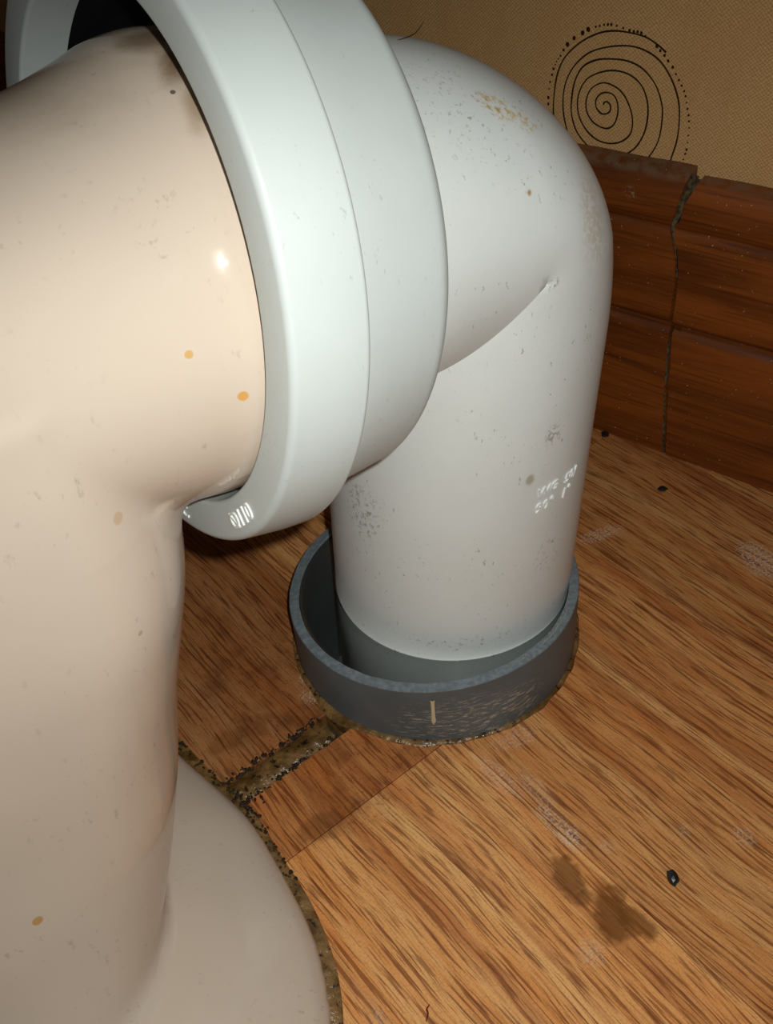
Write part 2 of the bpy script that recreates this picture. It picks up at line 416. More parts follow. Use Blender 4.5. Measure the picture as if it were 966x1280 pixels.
def ribbon(pts, width, off_front):
    V = []; Fc = []
    for i, p in enumerate(pts):
        a = pts[max(0, i-1)]; b = pts[min(len(pts)-1, i+1)]
        t = Vector((b[0]-a[0], b[1]-a[1]));
        if t.length < 1e-6: t = Vector((1, 0))
        t.normalize(); nn = Vector((-t.y, t.x))
        w_ = width*(.85+.3*noise.noise(Vector((i*.13, 2.7, 0))))
        for s in (-.5, .5):
            V.append(wall_pt(p[0]+nn.x*w_*s, p[1]+nn.y*w_*s, off_front))
    for i in range(len(pts)-1):
        Fc.append((2*i, 2*i+1, 2*i+3, 2*i+2))
    return V, Fc
V, Fc = ribbon(catmull(SPIRAL), 0.95, 8.9)
tag(mesh_obj('printed_spiral', V, Fc, INK, wall), 'dark brown hand-drawn spiral printed on the wallpaper')
V = []; Fc = []
for s, z, r in DOTS:
    b = len(V); V.append(wall_pt(s, z, 8.9))
    for k in range(10):
        a = k*math.pi/5
        rr = r*(1+.25*noise.noise(Vector((s, z, k))))
        V.append(wall_pt(s+rr*math.cos(a), z+1.15*rr*math.sin(a), 8.9))
    Fc += [(b, b+1+k, b+1+(k+1) % 10) for k in range(10)]
tag(mesh_obj('printed_dots', V, Fc, INK, wall), 'arc of brown dots printed around the spiral')

# ---------------------------------------------------------------- skirting
JOINT = [(160.8, 26.0), (147.1, 22.0), (134.3, 19.6), (120.8, 24.3), (108.1, 26.1), (85.2, 26.1), (61.4, 27.9), (33.4, 29.7), (5.2, 32.6), (-2, 33.2)]
def joint_s(z):
    for (z0, s0), (z1, s1) in zip(JOINT[:-1], JOINT[1:]):
        if z <= z0 and z >= z1:
            return s0 + (s1-s0)*(z0-z)/(z0-z1)
    return JOINT[0][1] if z > JOINT[0][0] else JOINT[-1][1]
# profile: (height, distance in front of the fitted face; + is towards the wall)
PROF = [(-2, 0.6), (4, .1), (40, -.2), (76, .1), (77.8, .5), (79.8, 2.6), (82.0, 2.8), (84, .6), (86, 0), (110, -.3), (131, -.1), (132.6, .3), (134.2, 2.0), (136, .8), (139, -.3), (148, -.4), (155, .4), (158.5, 2.0), (160.8, 4.2), (161.6, 9.2)]
def skirt_tile(s0f, s1f, dz, doff, seed, nseg, parent):
    rings = []
    back = 9.2
    cols = nseg+1
    V = []; Fc = []
    prof = [(PROF[0][0], back)] + PROF
    # denser rows so the broken joint can wander
    P2 = []
    for a, b in zip(prof[:-1], prof[1:]):
        n = max(1, int(abs(b[0]-a[0])//6))
        for k in range(n): P2.append((a[0]+(b[0]-a[0])*k/n, a[1]+(b[1]-a[1])*k/n))
    P2.append(prof[-1])
    for i in range(cols):
        for (z, off) in P2:
            a = s0f(z); b = s1f(z)
            s = a + (b-a)*i/nseg
            zz = z + (dz + 1.1*noise.noise(Vector((s*.03, seed, 0))) if z > 150 else 0)
            oo = off + doff + .35*noise.noise(Vector((s*.02, z*.02, seed)))
            if z > 150: oo += .5*noise.noise(Vector((s*.12, z*.2, seed+4)))
            if off >= 9: oo = 9.2
            V.append(wall_pt(s, zz, min(oo, 9.2)))
    n = len(P2)
    for i in range(cols-1):
        for j in range(n-1):
            Fc.append((i*n+j, i*n+j+1, (i+1)*n+j+1, (i+1)*n+j))
    Fc.append(tuple(range(n))); Fc.append(tuple(range((cols-1)*n, cols*n)))
    return mesh_obj('skirting_tile', V, Fc, SKIRT, parent, True, autosmooth=40)
V = []
for s in (-1290, 550):
    for z in (-1, 157):
        for off in (4.5, 9): V.append(wall_pt(s, z, off))
base = mesh_obj('baseboard_back', V, Fw, GROUT)
tag(base, 'dark brown wood-look skirting along the wallpapered wall', None, None, 'structure')
jl = lambda z: joint_s(z) - 1.1 + .7*noise.noise(Vector((z*.11, 0, 1)))
jr = lambda z: joint_s(z) + 1.1 + (1.8 if z > 138 else 0) + .7*noise.noise(Vector((z*.11, 5, 1)))
c = lambda k: (lambda z: k)
skirt_tile(c(-270), jl, 1.2, 0.0, 1.0, 34, base)
skirt_tile(jr, c(330), -2.2, -.8, 2.0, 34, base)
skirt_tile(c(-572), c(-272), 0, 0, 3.0, 20, base)
skirt_tile(c(-874), c(-574), 0, .3, 4.0, 12, base)
skirt_tile(c(-1176), c(-876), 0, .1, 5.0, 12, base)
skirt_tile(c(332), c(548), 0, .1, 6.0, 12, base)
# crumbly mortar left in the joint
V = []; Fc = []
zs = [162 - k*1.6 for k in range(16)] + [136-2.5*k for k in range(11)] + [30-2.2*k for k in range(12)]
rows = []
for z in [162-1.5*k for k in range(36)]:
    s0 = joint_s(z); wd = 1.5 + 1.0*noise.noise(Vector((z*.3, 0, 0)))
    if z > 140: wd += .5
    row = []
    for k in range(6):
        q = k/5
        row.append(wall_pt(s0 + (q-.5)*2*wd + (1.1 if z > 138 else 0), z, 1.2 - 1.8*math.sin(math.pi*q)*(.6+noise.noise(Vector((z*.4, q*3, 9)))) ))
    rows.append(row)
V, Fc = loft(rows, closed=False)
mesh_obj('joint_mortar', V, Fc, GROUT, base, True)
rows = []
for k in range(44):
    z = 74-1.7*k; s0 = joint_s(z) - 1.0; wd = max(.15, .55 + 1.1*noise.noise(Vector((z*.25, 3, 0))))
    rows.append([wall_pt(s0 + (q-.5)*2*wd, z, .9 - 1.7*math.sin(math.pi*q)) for q in (0, .25, .5, .75, 1)])
V, Fc = loft(rows, closed=False)
mesh_obj('joint_mortar', V, Fc, GROUT, base, True)

# ---------------------------------------------------------------- floor
V = []
for x in (-1600, 900):
    for y in (-900, 1600):
        for z in (-60, -8): V.append((x, y, z))
# sub floor with a hole for the sleeve
SC = Vector((-8.8, -9.3, 0)); RS = 67.0; RSI = 62.3
Fb = [(0, 1, 3, 2), (4, 6, 7, 5), (0, 4, 5, 1), (2, 3, 7, 6), (0, 2, 6, 4), (1, 5, 7, 3)]
floor = mesh_obj('floor', V, Fb, SUB)
tag(floor, 'brown wood-look plank floor', None, None, 'structure')

GX = Vector((math.cos(GA), math.sin(GA), 0)); GQ = Vector((-math.sin(GA), math.cos(GA), 0))   # along the grain / across it

def prism(name, pts, z0, z1, mat, parent=None):
    n = len(pts)
    V = [(p[0], p[1], z0) for p in pts] + [(p[0], p[1], z1) for p in pts]
    Fc = [tuple(range(n-1, -1, -1)), tuple(range(n, 2*n))] + [(i, (i+1) % n, n+(i+1) % n, n+i) for i in range(n)]
    return mesh_obj(name, V, Fc, mat, parent)

# outline of the gap cut in the planks around the toilet foot (outer edge of the bead)
GAP = [(-320, 40), (-240, 45), (-180, 10), (-150, -38), (-127, -63.2), (-105, -89.5), (-92.6, -102.2), (-82.2, -121.2), (-70.9, -140.4), (-63.8, -156.6), (-59.6, -171.6), (-58.0, -188), (-59.5, -215), (-68, -250), (-90, -285), (-130, -320), (-190, -350), (-260, -362)]
FOOT = [(-320, 30), (-244, 35), (-186, 2), (-154, -44), (-126.5, -75.4), (-106.3, -95.2), (-90.4, -115.1), (-78.7, -138), (-69.4, -159.1), (-65.2, -176.7), (-64.0, -188), (-65.5, -215), (-74, -248), (-95, -281), (-133, -313), (-192, -342), (-260, -354)]
GAPS = catmull([Vector(p) for p in GAP] and GAP, 6)
cut1 = prism('cut_foot', GAPS + [(-500, -340), (-500, 40)], -30, 30, None)
cut2 = prism('cut_sleeve', [(SC.x+68.2*math.cos(a*math.pi/36), SC.y+68.2*math.sin(a*math.pi/36)) for a in range(72)], -30, 30, None)
cut3 = prism('cut_wall', [wall_pt(-1200, 0, 1)[:2], wall_pt(900, 0, 1)[:2], wall_pt(900, 0, 900)[:2], wall_pt(-1200, 0, 900)[:2]], -30, 30, None)
cuts = [cut1, cut2, cut3]

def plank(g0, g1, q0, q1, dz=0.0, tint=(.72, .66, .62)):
    gap = .22
    pts = []
    for g, q in ((g0+gap, q0+gap), (g1-gap, q0+gap), (g1-gap, q1-gap), (g0+gap, q1-gap)):
        v = GX*g + GQ*q
        pts.append((v.x, v.y))
    o = prism('plank', pts, -8, dz, WOOD)
    bm = bmesh.new(); bm.from_mesh(o.data)
    top = [e for e in bm.edges if all(abs(v.co.z - dz*MM) < 1e-7 for v in e.verts)]
    bmesh.ops.bevel(bm, geom=top, offset=.35*MM, segments=1, affect='EDGES')
    bm.to_mesh(o.data); bm.free()
    bb = [GX*g+GQ*q for g in (g0, g1) for q in (q0, q1)]
    for c_ in cuts:
        md = o.modifiers.new('b', 'BOOLEAN'); md.object = c_; md.operation = 'DIFFERENCE'; md.solver = 'EXACT'
    me = eval_mesh(o)
    o.modifiers.clear()
    old = o.data; o.data = me; bpy.data.meshes.remove(old)
    if len(me.polygons) == 0:
        bpy.data.objects.remove(o); return None
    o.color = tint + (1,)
    o.parent = floor; o.matrix_parent_inverse = floor.matrix_world.inverted()
    return o
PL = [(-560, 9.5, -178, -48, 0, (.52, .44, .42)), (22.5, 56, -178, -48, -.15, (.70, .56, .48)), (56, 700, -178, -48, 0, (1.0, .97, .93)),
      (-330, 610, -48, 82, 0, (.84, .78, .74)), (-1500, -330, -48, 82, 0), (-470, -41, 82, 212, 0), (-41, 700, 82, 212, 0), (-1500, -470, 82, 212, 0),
      (-260, 500, 212, 342, 0), (-1500, -260, 212, 342, 0), (-100, 600, 342, 472, 0),(-1500, -100, 342, 472, 0), (-1500, -560, -178, -48, 0),
      (-620, -90, -308, -178, 0), (-1500, -620, -308, -178, 0), (-90, 540, -308, -178, 0), (-1500, -120, -438, -308, 0), (-120, 540, -438, -308, 0), (-1500, 60, -568, -438, 0), (60, 540, -568, -438, 0),
      (-1500, -300, 472, 602, 0), (-300, 500, 472, 602, 0), (-1500, -500, 602, 732, 0), (-500, 500, 602, 732, 0)]
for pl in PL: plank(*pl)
# hole in the sub floor
md = floor.modifiers.new('b', 'BOOLEAN'); md.object = cut2; md.operation = 'DIFFERENCE'; md.solver = 'EXACT'
for p in cut2.data.vertices:
    if p.co.z < 0: p.co.z = -.1
me = eval_mesh(floor); floor.modifiers.clear(); floor.data = me
for c_ in cuts: bpy.data.objects.remove(c_)

# ================================================================== mortar seams
def bead(name, inner, outer, zi, zm, zo, seed, n=7, amp=1.0):
    rows = []
    for i, (a, b) in enumerate(zip(inner, outer)):
        a = Vector(a[:2]); b = Vector(b[:2]); row = []
        for k in range(n):
            q = k/(n-1); p = a.lerp(b, q)
            z = (zi*(1-q) + zo*q) + zm*math.sin(math.pi*q)
            nz = noise.noise(Vector((p.x*.35, p.y*.35, seed))) + .7*noise.noise(Vector((p.x*.9, p.y*.9, seed+3)))
            edge = math.sin(math.pi*q)**.5
            z += amp*nz*edge
            row.append((p.x + .5*noise.noise(Vector((p.x*.4, p.y*.4, 8)))*edge, p.y, z))
        rows.append(row)
    V, Fc = loft(rows, closed=False)
    nb = len(V); nr = len(rows)
    V += [(v[0], v[1], -7.9) for v in V]
    Fc2 = Fc + [tuple(i+nb for i in reversed(f)) for f in Fc]
    for j in range(n-1):
        Fc2.append((j, j+1, nb+j+1, nb+j)); q = (nr-1)*n
        Fc2.append((q+j, q+j+1, nb+q+j+1, nb+q+j))
    for i in range(nr-1):
        Fc2.append((i*n, (i+1)*n, nb+(i+1)*n, nb+i*n))
        Fc2.append((i*n+n-1, (i+1)*n+n-1, nb+(i+1)*n+n-1, nb+i*n+n-1))
    return mesh_obj(name, V, Fc2, MORTAR, None, True, autosmooth=60)

def resample(P, n):
    P = [Vector(p[:2]) for p in P]; L = [0]
    for a, b in zip(P[:-1], P[1:]): L.append(L[-1]+(b-a).length)
    out = []; j = 0
    for k in range(n):
        t = L[-1]*k/(n-1)
        while j < len(P)-2 and L[j+1] < t: j += 1
        f = (t-L[j])/max(1e-9, L[j+1]-L[j]); out.append(P[j].lerp(P[j+1], f))
    return out
fin_ = resample(catmull(FOOT, 6), 420); go = resample(GAPS, 420)
inn = [a.lerp(b, -.35) for a, b in zip(fin_, go)]
o = bead('mortar_bead', inn, [a.lerp(b, 1.04) for a, b in zip(fin_, go)], 1.2, .4, -.6, 1.0)
tag(o, 'gritty brown mortar bead curving around the beige toilet foot', 'mortar')

A0 = GX*9.2; A1 = GX*22.8
ga = [GX*(9.3+.6*noise.noise(Vector((k*.2, 0, 0)))) + GQ*q for k, q in enumerate([-140+1.0*i for i in range(54)])]
gb = [GX*(22.6+.6*noise.noise(Vector((k*.2, 4, 0)))) + GQ*q for k, q in enumerate([-140+1.0*i for i in range(54)])]
keep = [i for i, (a, b) in enumerate(zip(ga, gb)) if ((a+b)/2 - SC).length > 69.5 and ((a+b)/2).x > -104]
def start(p): return p
o = bead('mortar_channel', [ga[i] for i in keep], [gb[i] for i in keep], -2.2, 1.6, -2.2, 2.0, 9, .9)
tag(o, 'wet brown mortar strip filling the gap between two planks', 'mortar')

def grit(parent, spots, seed):
    rnd = random.Random(seed); bmg = bmesh.new()
    for (x, y, z) in spots:
        r = rnd.uniform(.35, 1.0)
        mt = Matrix.Translation((x*MM, y*MM, (z+r*.3)*MM)) @ Matrix.Rotation(rnd.uniform(0, 6), 4, 'Z') @ Matrix.Diagonal((r*MM*1.3, r*MM*rnd.uniform(.6, 1), r*MM*.7, 1))
        bmesh.ops.create_icosphere(bmg, subdivisions=1, radius=1, matrix=mt)
    me = bpy.data.meshes.new('grit'); bmg.to_mesh(me); bmg.free(); me.materials.append(GRIT)
    return tag(link(bpy.data.objects.new('grit', me), parent), 'black grit crumbs along the mortar', None, None, 'stuff')
rnd = random.Random(5)
sp = []
for i in keep:
    for k in range(3):
        e_ = ga[i] if rnd.random() < .6 else gb[i]
        sp.append((e_.x + rnd.gauss(0, .9), e_.y + rnd.gauss(0, .9), -.6 if rnd.random() < .5 else -.1))
for k in range(40):
    sp.append((-98 + rnd.gauss(0, 4.5), -96 + rnd.gauss(0, 4.5), 0))
grit(o, sp, 1)
sp = []
for k in range(190):
    t_ = rnd.random()*.62
    i = 60 + int(t_*230); q = rnd.choice((rnd.gauss(.95, .08), rnd.gauss(.5, .3)))
    p = fin_[i].lerp(go[i], q); sp.append((p.x, p.y, .1 if q < .9 else -.1))
grit(bpy.data.objects['mortar_bead'], sp, 2)

ri = []; ro = []
for k in range(181):
    a = 2*math.pi*k/180
    e = Vector((math.cos(a), math.sin(a), 0))
    wd = 68.6 + 1.6*max(0, noise.noise(e*2.2)) + .8*noise.noise(e*9)
    # wider where the channel arrives
    wd += 2.8*math.exp(-((a-math.radians(226))/.16)**2)
    ri.append(SC + e*67.05); ro.append(SC + e*(wd+.4))
o = bead('mortar_ring', ri, ro, .9, .3, .05, 3.0, 5, .5)
tag(o, 'thin dirty mortar line around the base of the grey sleeve', 'mortar')

# ================================================================== grey sleeve with water
sl = empty('pipe_sleeve', (SC.x, SC.y, 0))
tag(sl, 'dark grey plastic pipe sleeve with a rough sawn rim standing in the floor', 'pipe sleeve')
Z0, AX, AY = 31.5, .049, -.041
def rim_z(a, r):
    e = 1.0*noise.noise(Vector((math.cos(a)*1.5, math.sin(a)*1.5, 3))) + .35*noise.noise(Vector((math.cos(a)*14, math.sin(a)*14, 5)))
    return Z0 + AX*r*math.cos(a) + AY*r*math.sin(a) + .6*e
N = 144
def circ(r, zf, n=N, jit=0):
    out = []
    for k in range(n):
        a = 2*math.pi*k/n
        rr = r + jit*noise.noise(Vector((math.cos(a)*11, math.sin(a)*11, r)))
        out.append((SC.x+rr*math.cos(a), SC.y+rr*math.sin(a), zf(a, rr) if callable(zf) else zf))
    return out
V, Fc = loft([circ(RSI, lambda a, r: rim_z(a, r)-.5), circ(RSI, 0), circ(RSI, -59), circ(RS, -59), circ(RS, 0), circ(RS, 10), circ(RS, lambda a, r: rim_z(a, r)-.6)])
mesh_obj('sleeve_wall', V, Fc, GREY, sl, True, autosmooth=40)
V, Fc = loft([circ(RS, lambda a, r: rim_z(a, r)-.6), circ(RS-.25, lambda a, r: rim_z(a, r), jit=.35), circ(RSI+.25, lambda a, r: rim_z(a, r)+.15, jit=.35), circ(RSI, lambda a, r: rim_z(a, r)-.5)])
tag(mesh_obj('sawn_rim', V, Fc, RIM, sl, True, autosmooth=35), 'pale sawn rim of the grey sleeve')
# plastic burrs on the rim
def tube(name, pts, rad, mat, parent=None, n=6, taper=True):
    rings = []
    P = [Vector(p) for p in pts]
    for i, p in enumerate(P):
        t = (P[min(len(P)-1, i+1)] - P[max(0, i-1)]).normalized()
        up = Vector((0, 0, 1)) if abs(t.z) < .9 else Vector((1, 0, 0))
        a = t.cross(up).normalized(); b = t.cross(a)
        r = rad*(1 if not taper else (.35+.65*math.sin(math.pi*min(1, max(0, (i+.5)/len(P))))))
        rings.append([p + (a*math.cos(2*math.pi*k/n)+b*math.sin(2*math.pi*k/n))*r for k in range(n)])
    V, Fc = loft(rings, True, True, True)
    return mesh_obj(name, V, Fc, mat, parent, True)
BURR = plain('pale_burr', srgb(150, 146, 132), .6, .3)
for deg, ln in [(-49, 5.5), (-41, 6.5), (-60, 3), (-32, 3.5), (-44.5, 4)]:
    a = math.radians(deg); r = (RS+RSI)/2
    p0 = Vector((SC.x+r*math.cos(a), SC.y+r*math.sin(a), rim_z(a, r)))
    tg = Vector((-math.sin(a), math.cos(a), 0))
    tube('plastic_burr', catmull([p0, p0+tg*ln*.3+Vector((0, 0, ln*.25)), p0+tg*ln*.8+Vector((0, 0, ln*.2)), p0+tg*ln+Vector((-1, .5, ln*.55))], 4), .32, BURR, sl, 5)
# cream drip
a0 = math.atan2(-69.3-SC.y, -14.5-SC.x)
rows = []
for i, z in enumerate([28.5, 26, 23, 20, 17, 15, 13.5, 12.5]):
    hw = [1.0, .8, .75, .8, .8, 1.0, .95, .3][i]
    rows.append([(SC.x+(RS+t_)*math.cos(a0+s_*hw/RS), SC.y+(RS+t_)*math.sin(a0+s_*hw/RS), z) for s_, t_ in ((-1, 0), (-.6, .35), (0, .5), (.6, .35), (1, 0))])
V, Fc = loft(rows, closed=False)
tag(mesh_obj('paint_drip', V, Fc, plain('cream_paint', srgb(214, 196, 160), .5), sl, True), 'short cream paint drip on the sleeve front')

# water standing in the sleeve
O = Vector((10.45, -1.755, 216.62)); D = Vector((-.82582, -.55016, .12389)); U_ = Vector((.55443, -.83223, 0)); V_ = Vector((.1031, .06869, .9923))
LEAN = Vector((.04824, -.0081, 1))
ZW = 26.2
pc = LEAN*ZW
R0 = 55.0
V = []; rows = []
for q, zz in ((0, 1.1), (.02, .45), (.06, .1), (.14, 0), (.5, 0), (.86, 0), (.95, .12), (1, .6)):
    row = []
    for k in range(N):
        a = 2*math.pi*k/N
        inner = Vector((pc.x+54.9*math.cos(a), pc.y+54.9*math.sin(a), 0))
        outer = Vector((SC.x+(RSI-.05)*math.cos(a), SC.y+(RSI-.05)*math.sin(a), 0))
        p = inner.lerp(outer, q); row.append((p.x, p.y, ZW+zz))
    rows.append(row)
V, Fc = loft(rows)
wo = mesh_obj('standing_water', V, Fc, WATER, None, True)
tag(wo, 'murky leaked water standing between the white pipe and the grey sleeve', 'water')

# ================================================================== white 90 degree pan connector
pcn = empty('pan_connector', (pc.x, pc.y, 0))
tag(pcn, 'white plastic ninety degree waste bend with wide collar joining the beige toilet outlet', 'waste pipe')
Lv = LEAN.normalized()
side = D.cross(Lv).normalized()
De = Lv.cross(side).normalized()
if De.dot(D) < 0: De = -De
HE = O - Lv*1.5
RB_IN = 12.0; RB_O = 51.0; RO_ = R0 + RB_O
NS = 96
def section(center, e, k, kin=1.0, fan=False):
    out = []
    for j in range(NS):
        a = 2*math.pi*j/NS
        ca = math.cos(a); kk = k if ca > 0 else kin
        x = R0*kk*ca
        if fan: x = max(x, -RB_IN)
        out.append(center + e*x + side*(R0*math.sin(a)))
    return out
def k_straight(t):
    if t >= RB_O: return 1.0
    return -(RB_O - math.sqrt(RO_**2 - (RB_O-t)**2))/R0
rings = []
zb = (HE.z + 56)/Lv.z
for t in [zb, 200, 160, 120, 90, 70, 60, 54] + [51-2.4*i for i in range(16)] + [RB_IN]:
    rings.append(section(HE - Lv*t, -De, k_straight(t)))
piv = HE + De*RB_IN - Lv*RB_IN
for i in range(1, 24):
    b = math.radians(90*i/24)
    e = -De*math.cos(b) + Lv*math.sin(b)
    # ray from (RB_IN,-RB_IN) in direction (-cos b, sin b) to circle centre (RB_O,-RB_O), radius RO_
    px, py = RB_IN-RB_O, -RB_IN+RB_O
    dx, dy = -math.cos(b), math.sin(b)
    bb = px*dx+py*dy; cc = px*px+py*py-RO_**2
    E_ = -bb + math.sqrt(bb*bb-cc)
    rings.append(section(piv + e*RB_IN, e, (E_-RB_IN)/R0, 1.0, True))
for t in [RB_IN] + [51-2.4*i for i in range(15, -1, -1)] + [56, 66, 78, 84]:
    rings.append(section(HE + De*t, Lv, k_straight(t)))
V, Fc = loft(rings, True, True, True)
bend = mesh_obj('bend_pipe', V, Fc, PVC_BEND, pcn, True)
for p in bend.data.polygons:
    if len(p.vertices) > 4: p.use_smooth = False

def revolve(name, prof, mat, parent, n=160, auto=30, closed=True):
    rings = []
    for s, r in prof:
        rings.append([O + D*s + (U_*math.cos(2*math.pi*k/n) + V_*math.sin(2*math.pi*k/n))*r for k in range(n)])
    if closed: rings.append(rings[0])
    V, Fc = loft(rings)
    o = mesh_obj(name, V, Fc, mat, parent, True)
    bm = bmesh.new(); bm.from_mesh(o.data)
    bmesh.ops.remove_doubles(bm, verts=bm.verts, dist=1e-7)
    bmesh.ops.recalc_face_normals(bm, faces=bm.faces)
    for e in bm.edges:
        if len(e.link_faces) == 2 and e.calc_face_angle(0) > math.radians(auto): e.smooth = False
    bm.to_mesh(o.data); bm.free()
    return o
def arc(cx, cy, r, a0, a1, n=6):
    return [(cx+r*math.cos(math.radians(a0+(a1-a0)*i/n)), cy+r*math.sin(math.radians(a0+(a1-a0)*i/n))) for i in range(n+1)]
RA, RBH, SA, SCC, SD, RD = 85.7, 72.4, 124.6, 103.7, 70.5, 77.2
ring_prof = [(110, RBH)] + arc(SA-1.2, RBH+1.2, 1.2, -90, 0, 4) + arc(SA-2.2, RA-.6-2.2, 2.2, 0, 80, 6) + [(SCC+8, RA+.9)] + arc(SCC+1.4, RA+1.3-1.4, 1.4, 80, 180, 5) + [(SCC, 74)]
# a slight draft on the outer side of the rim ring
ring = revolve('collar_ring', ring_prof, PVC_RING, pcn)
tag(ring, 'broad bright white rim ring of the collar')
sock_prof = [(109, 72.5), (109, 81.2), (SCC-.5, 81.2)] + [(92, 80.2)] + arc(SD+6, RD-6+1.4, 6, 90, 175, 8) + [(SD-.4, 62), (SD+1, 54.6), (SD+6, 54.6), (SD+6, 70)]
revolve('collar_socket', sock_prof, PVC_BEND if False else PVC_RING, pcn)
gask = [(110.5, 72.3), (108.5, 70), (104, 64), (100.5, 58), (97, 50), (95, 50), (96, 60), (98, 72.3)]
tag(revolve('rubber_gasket', gask, RUBBER, pcn), 'black rubber seal inside the collar')

# raised lettering
def text_mesh(txt, size):
    cu = bpy.data.curves.new('t', 'FONT'); cu.body = txt; cu.size = size; cu.extrude = .42; cu.offset = .06
    cu.resolution_u = 3
    o = bpy.data.objects.new('t', cu); COL.objects.link(o)
    me = eval_mesh(o)
    bpy.data.objects.remove(o)
    return me
def wrapped(name, txt, size, fn, mat, parent, label):
    me = text_mesh(txt, size)
    V = [fn(v.co.x, v.co.y, v.co.z) for v in me.vertices]
    Fc = [tuple(p.vertices) for p in me.polygons]
    bpy.data.meshes.remove(me)
    return tag(mesh_obj(name, V, Fc, mat, parent, False), label)
LET = plain('raised_white_lettering', (.84, .85, .83), .22, .5)
def on_pipe(a0, z0):
    def f(x, y, z):
        zz = z0 + y; a = math.radians(a0) + (x + .18*y)/R0; c_ = LEAN*zz
        r = R0 + .25 + z*1.0
        return (c_.x + r*math.cos(a), c_.y + r*math.sin(a), zz)
    return f
wrapped('raised_lettering', 'WG', 6.0, on_pipe(-63.8, 111.4), LET, bend, 'raised letters on the white bend')
wrapped('raised_lettering', '50/', 5.8, on_pipe(-48.5, 110.6), LET, bend, 'raised figures on the white bend')
wrapped('raised_lettering', '90\u00b0', 6.6, on_pipe(-64.0, 103.6), LET, bend, 'raised figures on the white bend')
wrapped('raised_lettering', '1\u00b0', 6.2, on_pipe(-49.5, 103.4), LET, bend, 'raised figures on the white bend')
def on_ring(a0, r0):
    def f(x, y, z):
        a = math.radians(a0) + x/r0; r = r0 + y
        return O + D*(SA + .1 + z) - Vector((0, 0, 0)) + (U_*math.cos(a) + V_*math.sin(a))*r
    return f
def on_ring_flip(a0, r0):
    def f(x, y, z):
        a = math.radians(a0) - x/r0; r = r0 + y
        return O + D*(SA + .1 + z) + (U_*math.cos(a) + V_*math.sin(a))*r
    return f
LETFN = on_ring
wrapped('raised_lettering', '\u00d8110', 7.0, on_ring(-51.0, 76.6), LET, ring, 'raised figures on the collar face')
wrapped('raised_lettering', 'PVC', 7.0, on_ring(-84.0, 76.2), LET, ring, 'raised letters on the collar face')

# ================================================================== beige toilet
toi = empty('toilet', (-200, -140, 0))
tag(toi, 'beige ceramic toilet outlet and rounded foot', 'toilet')
def at(s, du=0, dv=0): return O + D*s + U_*du + V_*dv
def bez(p0, p1, p2, p3, n):
    out = []
    for i in range(n+1):
        t = i/n; out.append(p0*(1-t)**3 + p1*3*t*(1-t)**2 + p2*3*t*t*(1-t) + p3*t**3)
    return out
SPIG = [(88, 0, 62), (112, .5, 62.5), (120, 0, 62.2), (126.5, -.8, 61.4), (129, -1.2, 60.3), (135, -2.2, 59), (142, -3.5, 57.6), (150, -5, 56.6), (165, -7.5, 56), (200, -12, 55.5), (260, -20, 55.5), (330, -28, 55.5)]
SPIG = catmull(SPIG, 3)
rings = []
path = []
for s_, dv_, r_ in SPIG:
    c0 = at(s_, 9, -4+dv_); path.append(c0)
    rings.append([c0 + (U_*math.cos(2*math.pi*k/120)+V_*math.sin(2*math.pi*k/120))*r_ for k in range(120)])
V, Fc = loft(rings, True, True, True)
tubo = mesh_obj('trap', V, Fc, None)
# rear column under the outlet: rounded at the back, running forward to the pedestal
DH = Vector((D.x, D.y, 0)).normalized(); OB = Vector((O.x, O.y, 0))
COLUMN = [(236, 178, 9, 36, 56), (205, 178, 9, 38, 57.5), (180, 178, 9, 42, 58.5), (160, 182, 9, 45, 59.5), (140, 190.5, 8, 49, 60.5), (110, 203, 6.5, 53, 63), (80, 213.5, 6.5, 56, 67), (50, 228, 7, 60, 72.5), (25, 245, 12.5, 63, 78), (6, 251, 16.5, 64, 84)]
COLUMN = [tuple(x) for x in catmull(COLUMN, 3)]
rows = []
for z, ac, pc_, ra, rp in COLUMN:
    row = []
    for k in range(61):
        a = math.radians(-90 + 3*k)
        row.append(OB + DH*(ac-ra*math.cos(a)) + U_*(pc_+rp*math.sin(a)) + Vector((0, 0, z)))
    row.append(OB + DH*340 + U_*(pc_+rp) + Vector((0, 0, z)))
    row.append(OB + DH*340 + U_*(pc_-rp) + Vector((0, 0, z)))
    rows.append(row)
V, Fc = loft(rows, True, True, True)
colo = mesh_obj('column', V, Fc, None)
# foot : outline shrunk upwards into a low dome
FO = [fin_[i].lerp(go[i], .32).to_3d() for i in range(0, 420, 5)] + [Vector((-400, -345, 0)), Vector((-470, -250, 0)), Vector((-480, -150, 0)), Vector((-440, -20, 0)), Vector((-390, 20, 0))]
fc = Vector((-250, -165, 0))
rows = []
for sc_, z in [(1, -1), (1, 2.0), (.992, 5.0), (.975, 8.5), (.95, 11.5), (.91, 15), (.85, 19), (.78, 22.5), (.70, 26), (.6, 30), (.48, 34), (.3, 37), (.12, 39)]:
    rows.append([fc + (p-fc)*sc_ + Vector((0, 0, z)) for p in FO])
V, Fc = loft(rows, True, True, True)
footo = mesh_obj('foot', V, Fc, None)
